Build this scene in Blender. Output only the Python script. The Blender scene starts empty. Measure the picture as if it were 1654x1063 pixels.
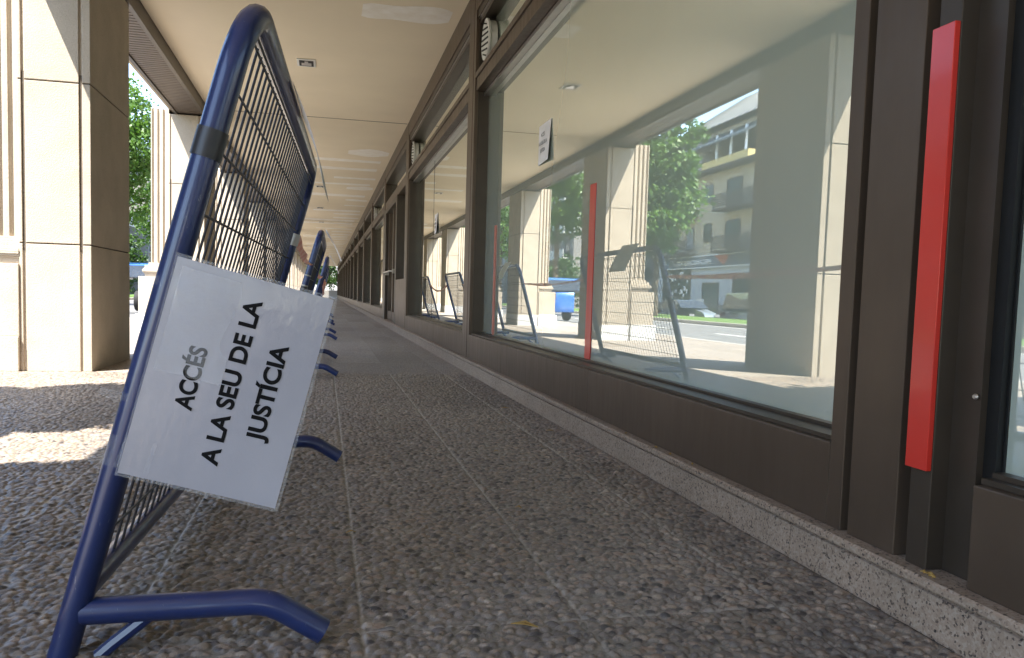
import bpy, bmesh, math, random
import numpy as np
from mathutils import Vector, Matrix, Quaternion
R = math.radians
sc = bpy.context.scene
col = sc.collection
random.seed(7)

# ------------------------------------------------------------------ camera
cam_d = bpy.data.cameras.new('camera'); cam = bpy.data.objects.new('camera', cam_d); col.objects.link(cam)
sc.camera = cam
cam_d.sensor_width = 36; cam_d.lens = 1299.84 / 1654 * 36
cam_d.shift_x = (827 - 817.42) / 1654; cam_d.shift_y = (569.81 - 531.5) / 1654
cam_d.clip_start = 0.02; cam_d.clip_end = 6000
def set_cam():
    yaw, pit, rol = R(12.8143), R(-3.97853), R(1.68184)
    f = Vector((math.sin(yaw)*math.cos(pit), math.cos(yaw)*math.cos(pit), math.sin(pit)))
    r = Vector((math.cos(yaw), -math.sin(yaw), 0)); u = r.cross(f)
    r2 = r*math.cos(rol) + u*math.sin(rol); u2 = u*math.cos(rol) - r*math.sin(rol)
    m = Matrix((r2, u2, -f)).transposed().to_4x4(); m.translation = Vector((0, 0, 0.66))
    cam.matrix_world = m
set_cam()

# ------------------------------------------------------------------ light
SUN = Vector((1.0, 0.97, -2.4)).normalized()
w = bpy.data.worlds.new('World'); sc.world = w; w.use_nodes = True
nt = w.node_tree; nt.nodes.clear()
sky = nt.nodes.new('ShaderNodeTexSky'); sky.sky_type = 'NISHITA'; sky.sun_disc = False
sky.sun_elevation = math.asin(-SUN.z); sky.sun_rotation = math.atan2(-SUN.x, -SUN.y)
sky.air_density = 1.0; sky.dust_density = 0.6; sky.ozone_density = 1.0
bg = nt.nodes.new('ShaderNodeBackground'); bg.inputs[1].default_value = 0.125
wo = nt.nodes.new('ShaderNodeOutputWorld')
nt.links.new(sky.outputs[0], bg.inputs[0]); nt.links.new(bg.outputs[0], wo.inputs[0])
sd = bpy.data.lights.new('sun', 'SUN'); sd.energy = 3.4; sd.angle = R(0.5); sd.color = (1.0, 0.945, 0.86)
so = bpy.data.objects.new('sun', sd); col.objects.link(so); so.rotation_euler = SUN.to_track_quat('-Z', 'Y').to_euler()
so.location = (-20, -20, 40)
sc.view_settings.view_transform = 'Standard'; sc.view_settings.look = 'None'
sc.view_settings.exposure = 2.5; sc.view_settings.gamma = 1
sc.render.engine = 'CYCLES'
sc.cycles.max_bounces = 8; sc.cycles.diffuse_bounces = 7; sc.cycles.glossy_bounces = 4
sc.cycles.transparent_max_bounces = 8; sc.cycles.use_denoising = True
sc.cycles.sample_clamp_indirect = 6.0; sc.cycles.caustics_reflective = False; sc.cycles.caustics_refractive = False

# ------------------------------------------------------------------ materials
def newmat(name):
    m = bpy.data.materials.new(name); m.use_nodes = True
    t = m.node_tree; t.nodes.clear()
    out = t.nodes.new('ShaderNodeOutputMaterial'); b = t.nodes.new('ShaderNodeBsdfPrincipled')
    t.links.new(b.outputs[0], out.inputs[0])
    return m, t, b, out
def node(t, typ, **kw):
    n = t.nodes.new(typ)
    for k, v in kw.items(): setattr(n, k, v)
    return n
def ramp(t, fac, stops, mode='LINEAR'):
    n = t.nodes.new('ShaderNodeValToRGB'); e = n.color_ramp.elements; n.color_ramp.interpolation = mode
    while len(e) > 1: e.remove(e[-1])
    for i, (p, c) in enumerate(stops):
        x = e[0] if i == 0 else e.new(p)
        x.position = p; x.color = (*c, 1) if len(c) == 3 else c
    if fac is not None: t.links.new(fac, n.inputs[0])
    return n
def coords(t, scale=(1, 1, 1)):
    tc = t.nodes.new('ShaderNodeTexCoord'); mp = t.nodes.new('ShaderNodeMapping')
    mp.inputs['Scale'].default_value = scale
    t.links.new(tc.outputs['Object'], mp.inputs[0]); return mp.outputs[0]
def noise(t, vec, scale, detail=4, rough=.55):
    n = t.nodes.new('ShaderNodeTexNoise'); n.inputs['Scale'].default_value = scale
    n.inputs['Detail'].default_value = detail; n.inputs['Roughness'].default_value = rough
    t.links.new(vec, n.inputs['Vector']); return n
def bump(t, b, h, strength=.3, dist=.01):
    n = t.nodes.new('ShaderNodeBump'); n.inputs['Strength'].default_value = strength; n.inputs['Distance'].default_value = dist
    t.links.new(h, n.inputs['Height']); t.links.new(n.outputs[0], b.inputs['Normal']); return n
def mixc(t, fac, a, b, mode='MIX'):
    n = t.nodes.new('ShaderNodeMix'); n.data_type = 'RGBA'; n.blend_type = mode
    for s, v in ((0, fac), (6, a), (7, b)):
        if hasattr(v, 'is_output'): t.links.new(v, n.inputs[s])
        elif s == 0: n.inputs[0].default_value = v
        else: n.inputs[s].default_value = (*v, 1)
    return n.outputs[2]
def math_(t, op, a, b=None, c=None):
    n = t.nodes.new('ShaderNodeMath'); n.operation = op
    for i, v in enumerate((a, b, c)):
        if v is None: continue
        if hasattr(v, 'is_output'): t.links.new(v, n.inputs[i])
        else: n.inputs[i].default_value = v
    return n.outputs[0]

def simple(name, c, rough=.6, metal=0., var=.12, nscale=8, bstr=0., bscale=60, bdist=.004, coat=0., spec=.5):
    m, t, b, o = newmat(name); v = coords(t)
    n = noise(t, v, nscale, 5)
    d = tuple(x*(1-var) for x in c); l = tuple(min(1, x*(1+var)) for x in c)
    r = ramp(t, n.outputs[0], [(.3, d), (.7, l)]); t.links.new(r.outputs[0], b.inputs['Base Color'])
    b.inputs['Roughness'].default_value = rough; b.inputs['Metallic'].default_value = metal
    b.inputs['Coat Weight'].default_value = coat; b.inputs['Coat Roughness'].default_value = .08
    b.inputs['Specular IOR Level'].default_value = spec
    if bstr:
        n2 = noise(t, v, bscale, 4); bump(t, b, n2.outputs[0], bstr, bdist)
    return m
def tile_tone(t, v, cc, lo, hi):
    sx = t.nodes.new('ShaderNodeSeparateXYZ'); t.links.new(v, sx.inputs[0]); cb = t.nodes.new('ShaderNodeCombineXYZ')
    t.links.new(math_(t,'FLOOR',math_(t,'DIVIDE',math_(t,'SUBTRACT',sx.outputs[0],.082),.447)), cb.inputs[0])
    t.links.new(math_(t,'FLOOR',math_(t,'DIVIDE',math_(t,'SUBTRACT',sx.outputs[1],1.543),1.53)), cb.inputs[1])
    wn = t.nodes.new('ShaderNodeTexWhiteNoise'); wn.noise_dimensions='3D'; t.links.new(cb.outputs[0], wn.inputs['Vector'])
    return mixc(t, 1.0, cc, ramp(t, wn.outputs['Value'], [(0,(lo,lo*.99,lo*.97)),(1,(hi,hi,hi))]).outputs[0], 'MULTIPLY')
MAT = {}
def build_mats():
    # pebble-washed paving tiles
    PAL=[(0, (.075, .068, .068)), (.18, (.19, .162, .148)), (.42, (.34, .275, .22)), (.6, (.23, .205, .195)), (.78, (.43, .35, .275)), (.92, (.34, .245, .19)), (1, (.58, .50, .42))]
    m, t, b, o = newmat('pebble_paving'); v = coords(t)
    wob = noise(t, v, 22, 2)
    vv = t.nodes.new('ShaderNodeVectorMath'); vv.operation = 'MULTIPLY_ADD'
    t.links.new(wob.outputs['Color'], vv.inputs[0]); vv.inputs[1].default_value = (.012, .012, 0); t.links.new(v, vv.inputs[2])
    fl = t.nodes.new('ShaderNodeVectorMath'); fl.operation = 'MULTIPLY'; fl.inputs[1].default_value = (1, 1, 0); t.links.new(vv.outputs[0], fl.inputs[0])
    vo = node(t, 'ShaderNodeTexVoronoi', feature='F1'); vo.inputs['Scale'].default_value = 62; vo.inputs['Randomness'].default_value = .95
    ve = node(t, 'ShaderNodeTexVoronoi', feature='DISTANCE_TO_EDGE'); ve.inputs['Scale'].default_value = 62; ve.inputs['Randomness'].default_value = .95
    for q in (vo, ve): t.links.new(fl.outputs[0], q.inputs['Vector'])
    sep = t.nodes.new('ShaderNodeSeparateColor'); t.links.new(vo.outputs['Color'], sep.inputs[0])
    cr = ramp(t, sep.outputs[0], PAL)
    fine = noise(t, v, 240, 3)
    cc = mixc(t, .35, cr.outputs[0], ramp(t, fine.outputs[0], [(.3, (.08, .08, .08)), (.7, (.4, .36, .3))]).outputs[0])
    big = noise(t, v, 1.3, 4)
    cc = mixc(t, .8, cc, ramp(t, big.outputs[0], [(.3, (.72, .72, .74)), (.7, (1.0, .97, .92))]).outputs[0], 'MULTIPLY')
    # not every cell holds a pebble proud of the mortar
    hgt = ramp(t, ve.outputs[0], [(0, (0, 0, 0)), (.1, (.25,)*3), (.3, (.85,)*3), (.5, (1,)*3)], 'B_SPLINE')
    keep = math_(t, 'GREATER_THAN', sep.outputs[1], .1)
    size = math_(t, 'MULTIPLY_ADD', sep.outputs[2], .55, .55)
    hk = math_(t, 'MULTIPLY', math_(t, 'MULTIPLY', hgt.outputs[0], size), keep)
    mort = ramp(t, hk, [(.03, (1, 1, 1)), (.3, (0, 0, 0))])
    mn = noise(t, v, 120, 4)
    mc = ramp(t, mn.outputs[0], [(.3, (.20, .178, .155)), (.7, (.37, .33, .285))])
    cc = mixc(t, mort.outputs[0], cc, mc.outputs[0])
    # tile joints
    sx = t.nodes.new('ShaderNodeSeparateXYZ'); t.links.new(v, sx.inputs[0])
    wv = math_(t, 'MULTIPLY_ADD', math_(t, 'SUBTRACT', noise(t, v, 14, 3).outputs[0], .5), .008, 0)
    def joint(axis, off, per, wid):
        a = math_(t, 'ADD', math_(t, 'SUBTRACT', sx.outputs[axis], off), wv)
        f = math_(t, 'PINGPONG', a, per/2)
        return math_(t, 'LESS_THAN', f, wid)
    jx = joint(0, .082, .447, .0035); jy = joint(1, 1.543, 1.53, .003)
    j = math_(t, 'MAXIMUM', jx, jy)
    jc = ramp(t, noise(t, v, 30, 3).outputs[0], [(.35, (.16, .14, .12)), (.65, (.38, .35, .31))])
    cc = mixc(t, math_(t, 'MULTIPLY', j, .75), cc, jc.outputs[0])
    cc = tile_tone(t, v, cc, 1.1, 1.38)
    t.links.new(cc, b.inputs['Base Color']); b.inputs['Roughness'].default_value = .62; b.inputs['Specular IOR Level'].default_value = .3
    hh = math_(t, 'MULTIPLY', hk, math_(t, 'SUBTRACT', 1.0, j))
    hh = math_(t, 'MULTIPLY_ADD', fine.outputs[0], .12, hh)
    bump(t, b, hh, 1.0, .0065)
    MAT['floor'] = m
    m, t, b, o = newmat('pebble_paving_near'); v = coords(t)
    at = node(t,'ShaderNodeAttribute',attribute_name='pebble'); se = t.nodes.new('ShaderNodeSeparateColor'); t.links.new(at.outputs['Color'],se.inputs[0])
    cr = ramp(t, se.outputs[0], PAL); fine = noise(t, v, 260, 4)
    cc = mixc(t, .45, cr.outputs[0], ramp(t, fine.outputs[0], [(.3,(.6,.6,.6)),(.7,(1.3,1.3,1.3))]).outputs[0],'MULTIPLY')
    mc = ramp(t, noise(t, v, 130, 4).outputs[0], [(.3, (.20, .178, .155)), (.7, (.37, .33, .285))])
    cc = mixc(t, se.outputs[2], mc.outputs[0], cc)
    cc = mixc(t, math_(t,'MULTIPLY',at.outputs['Alpha'],ramp(t, noise(t, v, 9, 4).outputs[0],[(.3,(.15,)*3),(.62,(.8,)*3)]).outputs[0]), cc, (.50,.455,.40))
    cc = mixc(t, .8, cc, ramp(t, noise(t, v, 1.3, 4).outputs[0], [(.3, (.75, .75, .76)), (.7, (1.05, 1.02, .97))]).outputs[0], 'MULTIPLY')
    cc = tile_tone(t, v, cc, .86, 1.1)
    t.links.new(cc, b.inputs['Base Color']); t.links.new(ramp(t, se.outputs[1], [(0,(.28,)*3),(1,(.6,)*3)]).outputs[0], b.inputs['Roughness']); b.inputs['Specular IOR Level'].default_value=.4
    bump(t, b, fine.outputs[0], .4, .002); MAT['floor_near'] = m
    # cast stone of the pillars
    def stone(name, c, sp=.5, var=.1):
        m, t, b, o = newmat(name); v = coords(t)
        n1 = noise(t, v, 3, 6, .65); n2 = noise(t, v, 90, 4, .6)
        c1 = ramp(t, n1.outputs[0], [(.3, tuple(x*(1-var) for x in c)), (.7, tuple(x*(1+var) for x in c))])
        vo = node(t, 'ShaderNodeTexVoronoi'); vo.inputs['Scale'].default_value = 38; t.links.new(v, vo.inputs['Vector'])
        spk = ramp(t, vo.outputs['Distance'], [(.07, (.45, .42, .4)), (.13, (1, 1, 1))])
        g = mixc(t, sp, c1.outputs[0], ramp(t, n2.outputs[0], [(.3, (.78, .77, .75)), (.65, (1.04, 1.03, 1.0))]).outputs[0], 'MULTIPLY')
        g = mixc(t, .5, g, spk.outputs[0], 'MULTIPLY')
        t.links.new(g, b.inputs['Base Color']); b.inputs['Roughness'].default_value = .85; b.inputs['Specular IOR Level'].default_value = .2
        bump(t, b, n2.outputs[0], .55, .006); return m
    MAT['stone'] = stone('pillar_stone', (.485, .42, .34))
    MAT['white_stone'] = stone('pale_skirting_stone', (.72, .72, .72), .3, .05)
    MAT['facade'] = stone('arcade_facade', (.5, .42, .32))
    m, t, b, o = newmat('pink_granite'); v = coords(t)
    vo = node(t, 'ShaderNodeTexVoronoi'); vo.inputs['Scale'].default_value = 210; t.links.new(v, vo.inputs['Vector'])
    s = t.nodes.new('ShaderNodeSeparateColor'); t.links.new(vo.outputs['Color'], s.inputs[0])
    n = noise(t, v, 62, 5, .7); n2 = noise(t, v, 6, 4)
    g = math_(t, 'MULTIPLY_ADD', n.outputs[0], .75, math_(t, 'MULTIPLY', s.outputs[0], .45))
    c = ramp(t, g, [(.30, (.035, .03, .03)), (.385, (.13, .095, .075)), (.46, (.35, .265, .205)), (.64, (.41, .32, .25)), (.8, (.47, .39, .32))])
    cc = mixc(t, .6, c.outputs[0], ramp(t, n2.outputs[0], [(.3, (.55, .53, .49)), (.7, (.85, .81, .77))]).outputs[0], 'MULTIPLY')
    t.links.new(cc, b.inputs['Base Color']); b.inputs['Roughness'].default_value = .55; bump(t, b, n.outputs[0], .25, .004)
    MAT['granite'] = m
    MAT['ceiling'] = simple('ceiling_board', (.80, .705, .54), .8, var=.04, nscale=.9, bstr=.08, bscale=7, bdist=.01, spec=.2)
    m, t, b, o = newmat('filler_band'); v = coords(t)
    t.links.new(ramp(t, noise(t, v, 9, 4).outputs[0], [(.3, (.84, .79, .70)), (.7, (.92, .89, .83))]).outputs[0], b.inputs['Base Color'])
    b.inputs['Roughness'].default_value = .8; MAT['filler'] = m
    # brown anodised aluminium
    m, t, b, o = newmat('brown_aluminium'); v = coords(t, (1, 1, .12))
    n = noise(t, v, 30, 4); n0 = noise(t, coords(t), 2.2, 5)
    c = ramp(t, n0.outputs[0], [(.3, (.085, .060, .042)), (.7, (.118, .085, .061))])
    t.links.new(c.outputs[0], b.inputs['Base Color']); b.inputs['Metallic'].default_value = .4
    t.links.new(ramp(t, n.outputs[0], [(.3, (.36,)*3), (.7, (.48,)*3)]).outputs[0], b.inputs['Roughness'])
    MAT['brown'] = m
    MAT['brown_dark'] = simple('dark_brown_aluminium', (.062, .048, .036), .42, .4, var=.1)
    MAT['joint'] = simple('joint_filler', (.13, .105, .08), .9)
    MAT['black'] = simple('black_gasket', (.008, .008, .008), .6, var=.1, spec=.3)
    MAT['soffit'] = simple('brown_slats', (.11, .085, .068), .5, .3, var=.1)
    MAT['soffit_gap'] = simple('slat_gap', (.015, .012, .01), .8)
    # mirrored window glass: solar film, dull green behind it
    m, t, b, o = newmat('solar_glass'); t.nodes.remove(b); v = coords(t)
    gl = t.nodes.new('ShaderNodeBsdfGlossy'); gl.inputs['Color'].default_value = (.93, .95, .90, 1); gl.inputs['Roughness'].default_value = .0
    df = t.nodes.new('ShaderNodeBsdfDiffuse')
    nn = noise(t, v, .8, 4)
    t.links.new(ramp(t, nn.outputs[0], [(.3, (.58, .655, .565)), (.7, (.64, .715, .61))]).outputs[0], df.inputs['Color'])
    fr = t.nodes.new('ShaderNodeFresnel'); fr.inputs['IOR'].default_value = 1.5
    fac = math_(t, 'MULTIPLY_ADD', fr.outputs[0], 1.15, .39); 
    fac = math_(t, 'MINIMUM', fac, .97)
    mx = t.nodes.new('ShaderNodeMixShader'); t.links.new(fac, mx.inputs[0]); t.links.new(df.outputs[0], mx.inputs[1]); t.links.new(gl.outputs[0], mx.inputs[2])
    t.links.new(mx.outputs[0], o.inputs[0])
    wb = t.nodes.new('ShaderNodeBump'); wb.inputs['Strength'].default_value = .007; wb.inputs['Distance'].default_value = .02
    t.links.new(noise(t, v, .9, 1).outputs[0], wb.inputs['Height']); t.links.new(wb.outputs[0], gl.inputs['Normal'])
    MAT['glass'] = m
    # barrier paint with scratches
    m, t, b, o = newmat('navy_paint'); v = coords(t)
    n = noise(t, v, 5, 5); c = ramp(t, n.outputs[0], [(.3, (.010, .022, .095)), (.7, (.015, .033, .135))])
    sc_ = noise(t, coords(t, (40, 40, 6)), 3, 6, .75); k = ramp(t, sc_.outputs[0], [(.655, (0, 0, 0)), (.70, (.6, .6, .6))])
    t.links.new(mixc(t, k.outputs[0], c.outputs[0], (.25, .27, .33)), b.inputs['Base Color'])
    b.inputs['Roughness'].default_value = .38; b.inputs['Coat Weight'].default_value = .5; b.inputs['Coat Roughness'].default_value = .1
    MAT['navy'] = m
    MAT['navy_wire'] = simple('dark_wire', (.010, .009, .014), .5, var=.1)
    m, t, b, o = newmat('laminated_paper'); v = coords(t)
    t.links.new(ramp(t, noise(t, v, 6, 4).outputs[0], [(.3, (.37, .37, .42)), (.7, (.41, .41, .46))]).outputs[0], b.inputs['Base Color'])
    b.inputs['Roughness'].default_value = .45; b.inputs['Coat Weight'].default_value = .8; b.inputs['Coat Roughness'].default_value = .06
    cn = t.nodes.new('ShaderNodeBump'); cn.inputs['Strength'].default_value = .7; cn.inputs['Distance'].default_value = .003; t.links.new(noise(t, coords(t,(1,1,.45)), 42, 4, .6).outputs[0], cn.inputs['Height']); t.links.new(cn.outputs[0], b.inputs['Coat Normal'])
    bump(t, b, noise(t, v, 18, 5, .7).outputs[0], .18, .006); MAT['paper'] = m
    MAT['paper_back'] = simple('paper_sheet', (.82, .79, .78), .6, var=.05)
    MAT['ink'] = simple('black_ink', (.006, .006, .007), .7, var=.1, spec=.15)
    # clear film
    m, t, b, o = newmat('clear_film'); b.inputs['Base Color'].default_value = (.9, .92, .95, 1)
    b.inputs['Roughness'].default_value = .12; b.inputs['Alpha'].default_value = .10
    bump(t, b, noise(t, coords(t), 45, 5, .7).outputs[0], .9, .006); MAT['film'] = m
    MAT['red'] = simple('red_lacquer', (.62, .032, .020), .32, var=.08, nscale=3, coat=.3)
    m = MAT['red']; t = m.node_tree; b = next(n for n in t.nodes if n.type == 'BSDF_PRINCIPLED'); old = b.inputs['Base Color'].links[0].from_socket
    k = ramp(t, noise(t, coords(t), 55, 5, .7).outputs[0], [(.77, (0, 0, 0)), (.79, (1, 1, 1))])
    t.links.new(mixc(t, k.outputs[0], old, (.30, .12, .10)), b.inputs['Base Color'])
    t.links.new(ramp(t, noise(t, coords(t, (1, 1, .2)), 14, 4).outputs[0], [(.3, (.28,)*3), (.7, (.38,)*3)]).outputs[0], b.inputs['Roughness'])
    MAT['red_reflection_wash'] = simple('reflection_washed_red', (.55, .16, .11), .4, var=.1)  # paler red: the bright reflection washing over the bar is put into its colour
    MAT['tape_grey'] = simple('grey_tape', (.03, .03, .035), .4)
    MAT['white'] = simple('white_plastic', (.72, .72, .69), .4, var=.05)
    MAT['steel'] = simple('satin_steel', (.55, .53, .5), .3, .9, var=.08)
    m, t, b, o = newmat('barrier_tape'); v = coords(t)
    sx = t.nodes.new('ShaderNodeSeparateXYZ'); t.links.new(v, sx.inputs[0])
    d = math_(t, 'ADD', sx.outputs[1], sx.outputs[2]); st = math_(t, 'LESS_THAN', math_(t, 'PINGPONG', d, .12), .06)
    t.links.new(mixc(t, st, (.66, .56, .48), (.52, .14, .085)), b.inputs['Base Color']); b.inputs['Roughness'].default_value = .35
    tr=t.nodes.new('ShaderNodeBsdfTranslucent'); tr.inputs[0].default_value=(.9,.62,.5,1); mx=t.nodes.new('ShaderNodeMixShader'); mx.inputs[0].default_value=.5
    t.links.new(b.outputs[0],mx.inputs[1]); t.links.new(tr.outputs[0],mx.inputs[2]); t.links.new(mx.outputs[0],o.inputs[0]); MAT['tape'] = m
    MAT['asphalt'] = simple('asphalt', (.15, .15, .15), .85, var=.2, nscale=4, bstr=.4, bscale=150)
    MAT['kerb'] = simple('kerb_stone', (.36, .34, .31), .8, var=.15, bstr=.2)
    MAT['line'] = simple('road_paint', (.75, .75, .73), .6)
    MAT['soil'] = simple('bare_ground', (.2, .17, .13), .95, var=.25, nscale=.3)
    MAT['grass'] = simple('lawn_grass', (.11, .2, .035), .9, var=.35, nscale=25, bstr=1, bscale=90, bdist=.03)
    MAT['hill'] = simple('forest_hill', (.05, .085, .085), .95, var=.35, nscale=.02)
    for nm, a, bb in (('leaf', (.06, .125, .022), (.12, .22, .045)), ('leaf_dark', (.03, .075, .015), (.075, .14, .03))):
        m, t, b, o = newmat(nm); v = coords(t)
        c = ramp(t, noise(t, v, 2.3, 3).outputs[0], [(.3, a), (.7, bb)])
        t.links.new(c.outputs[0], b.inputs['Base Color']); b.inputs['Roughness'].default_value = .5
        tr = t.nodes.new('ShaderNodeBsdfTranslucent'); t.links.new(mixc(t, 1, c.outputs[0], (1.0, 1.15, .6), 'MULTIPLY'), tr.inputs[0])
        mx = t.nodes.new('ShaderNodeMixShader'); mx.inputs[0].default_value = .38
        t.links.new(b.outputs[0], mx.inputs[1]); t.links.new(tr.outputs[0], mx.inputs[2]); t.links.new(mx.outputs[0], o.inputs[0])
        MAT[nm] = m
    MAT['bark'] = simple('bark', (.13, .1, .075), .9, var=.3, nscale=12, bstr=.6, bscale=30)
    MAT['cream'] = simple('cream_render', (.50, .43, .31), .85, var=.08, nscale=1.2, bstr=.1)
    MAT['pale_blue'] = simple('pale_blue_paint', (.50, .55, .62), .8, var=.06)
    MAT['sign_grey'] = simple('sign_grey', (.12, .14, .18), .6)
    MAT['sign_blue'] = simple('sign_blue', (.06, .13, .26), .6)
    MAT['orange'] = simple('sign_orange', (.5, .13, .05), .6)
    MAT['letter'] = simple('sign_letter', (.80, .82, .84), .5)
    MAT['grey_wall'] = simple('grey_render', (.24, .23, .21), .9, var=.12, nscale=.5)
    MAT['grey_band'] = simple('balcony_concrete', (.42, .41, .38), .85, var=.1)
    MAT['dark_window'] = simple('dark_window', (.03, .035, .04), .08, var=.2, spec=.6)
    MAT['shutter'] = simple('brown_shutter', (.12, .08, .05), .7)
    MAT['wood'] = simple('balcony_wood', (.10, .075, .055), .8)
    MAT['slate'] = simple('slate_roof', (.045, .06, .07), .6, var=.25, nscale=3, bstr=.3, bscale=12, bdist=.03)
    MAT['rubble'] = simple('rubble_stone', (.25, .23, .22), .9, var=.5, nscale=3.5, bstr=.6, bscale=8, bdist=.05)
    MAT['yellow'] = simple('yellow_parapet', (.62, .48, .2), .8)
    MAT['car_blue'] = simple('blue_car_paint', (.02, .12, .42), .25, .2, var=.05, coat=1)
    MAT['car_silver'] = simple('silver_car_paint', (.25, .30, .34), .3, .3, var=.05, coat=1)
    MAT['car_white'] = simple('white_car_paint', (.66, .7, .72), .3, 0, var=.04, coat=1)
    MAT['rubber'] = simple('tyre_rubber', (.012, .012, .012), .8)
    MAT['lamp_red'] = simple('red_lamp_lens', (.10, .006, .006), .15)
    MAT['lamp_clear'] = simple('clear_lamp_lens', (.35, .36, .38), .1)
    MAT['dry_leaf'] = simple('dry_leaf', (.35, .22, .06), .8)
build_mats()

# ------------------------------------------------------------------ helpers
class MB:
    def __init__(s): s.v = []; s.f = []
    def add(s, vs, fs):
        n = len(s.v); s.v += [tuple(x) for x in vs]; s.f += [tuple(i+n for i in f) for f in fs]; return s
    def box(s, x0, x1, y0, y1, z0, z1):
        return s.add([(x0,y0,z0),(x1,y0,z0),(x1,y1,z0),(x0,y1,z0),(x0,y0,z1),(x1,y0,z1),(x1,y1,z1),(x0,y1,z1)],
                     [(3,2,1,0),(4,5,6,7),(0,1,5,4),(1,2,6,5),(2,3,7,6),(3,0,4,7)])
    def prism(s, poly, z0, z1):            # poly in xy
        n = len(poly)
        return s.add([(x,y,z0) for x,y in poly]+[(x,y,z1) for x,y in poly],
                     [tuple(range(n-1,-1,-1)), tuple(range(n,2*n))]+[(i,(i+1)%n,n+(i+1)%n,n+i) for i in range(n)])
    def extr(s, poly, axis, a0, a1):        # polygon in the two other axes
        f = {0: lambda p,a:(a,p[0],p[1]), 1: lambda p,a:(p[0],a,p[1]), 2: lambda p,a:(p[0],p[1],a)}[axis]; n=len(poly)
        return s.add([f(p,a0) for p in poly]+[f(p,a1) for p in poly],
                     [tuple(range(n-1,-1,-1)), tuple(range(n,2*n))]+[(i,(i+1)%n,n+(i+1)%n,n+i) for i in range(n)])
    def tube(s, pts, r, seg=10, closed=False, cap=True):
        pts = [Vector(p) for p in pts]; n = len(pts); rs = r if isinstance(r,(list,tuple)) else [r]*n
        tang = []
        for i in range(n):
            a = pts[(i-1)%n] if (closed or i>0) else pts[i]; b = pts[(i+1)%n] if (closed or i<n-1) else pts[i]
            tang.append((b-a).normalized())
        ref = Vector((0,0,1)) if abs(tang[0].z)<.9 else Vector((0,1,0))
        u = tang[0].cross(ref).normalized(); vs=[]; 
        for i in range(n):
            if i>0:
                q = tang[i-1].rotation_difference(tang[i]); u = (q@u).normalized()
            w_ = tang[i].cross(u).normalized()
            for k in range(seg):
                a = 2*math.pi*k/seg; vs.append(pts[i]+(u*math.cos(a)+w_*math.sin(a))*rs[i])
        fs=[]
        for i in range(n if closed else n-1):
            j=(i+1)%n
            for k in range(seg):
                l=(k+1)%seg; fs.append((i*seg+k,i*seg+l,j*seg+l,j*seg+k))
        if cap and not closed: fs += [tuple(range(seg-1,-1,-1)), tuple((n-1)*seg+k for k in range(seg))]
        return s.add(vs,fs)
    def lathe(s, prof, c, seg=24, axis='z'):
        vs=[]; n=len(prof)
        for r,h in prof:
            for k in range(seg):
                a=2*math.pi*k/seg; ca,sa=r*math.cos(a),r*math.sin(a)
                vs.append({'z':(c[0]+ca,c[1]+sa,c[2]+h),'x':(c[0]+h,c[1]+ca,c[2]+sa),'y':(c[0]+ca,c[1]+h,c[2]+sa)}[axis])
        fs=[(i*seg+k,i*seg+(k+1)%seg,(i+1)*seg+(k+1)%seg,(i+1)*seg+k) for i in range(n-1) for k in range(seg)]
        fs+=[tuple(range(seg-1,-1,-1)),tuple((n-1)*seg+k for k in range(seg))]
        return s.add(vs,fs)
    def build(s, name, mat, parent=None, smooth=False, bevel=0, loc=None):
        me = bpy.data.meshes.new(name); me.from_pydata(s.v, [], s.f); me.update()
        bm = bmesh.new(); bm.from_mesh(me); bmesh.ops.recalc_face_normals(bm, faces=bm.faces); bm.to_mesh(me); bm.free()
        me.materials.append(MAT[mat] if isinstance(mat, str) else mat)
        if smooth:
            me.polygons.foreach_set('use_smooth', [True]*len(me.polygons))
            try: me.set_sharp_from_angle(angle=R(40))
            except Exception: pass
        o = bpy.data.objects.new(name, me); col.objects.link(o)
        if parent: o.parent = parent
        if loc: o.location = loc
        if bevel:
            b = o.modifiers.new('bevel','BEVEL'); b.width = bevel; b.segments = 2; b.limit_method='ANGLE'; b.angle_limit=R(50)
        return o
def tag(o, label=None, cat=None, group=None, kind=None):
    if label: o['label']=label
    if cat: o['category']=cat
    if group: o['group']=group
    if kind: o['kind']=kind
    return o
def thing(name, loc, label, cat, group=None, rz=0):
    o = bpy.data.objects.new(name, None); col.objects.link(o); o.location = loc; o.rotation_euler=(0,0,rz); o.empty_display_size=.2
    return tag(o,label,cat,group)
def copy_tree(o, parent=None):
    c = o.copy(); col.objects.link(c)
    if parent: c.parent = parent
    for ch in list(o.children): copy_tree(ch, c)
    return c
class LMB(MB):     # world coordinates, stored relative to a thing's base
    def __init__(s, base): MB.__init__(s); s.b = Vector(base)
    def add(s, vs, fs): return MB.add(s, [tuple(Vector(v)-s.b) for v in vs], fs)
def text_mesh(txt, size, bold=0.0, align='LEFT', ext=.0006, sx=1.0):
    cu = bpy.data.curves.new('lettering','FONT'); cu.body = txt; cu.size = size; cu.offset = bold; cu.extrude = ext; cu.align_x = align
    o = bpy.data.objects.new('lettering', cu); me = bpy.data.meshes.new_from_object(o)
    bpy.data.objects.remove(o); bpy.data.curves.remove(cu)
    if sx != 1:
        for v in me.vertices: v.co.x *= sx
    return me
def text_obj(name, me, mat, parent, origin, ex, ey):
    o = bpy.data.objects.new(name, me); me.materials.clear(); me.materials.append(MAT[mat]); col.objects.link(o)
    ex = Vector(ex).normalized(); ey = Vector(ey).normalized(); ez = ex.cross(ey)
    m = Matrix((ex,ey,ez)).transposed().to_4x4(); m.translation = Vector(origin)
    if parent: o.parent = parent; o.matrix_parent_inverse = Matrix()
    o.matrix_basis = m
    return o

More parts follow.
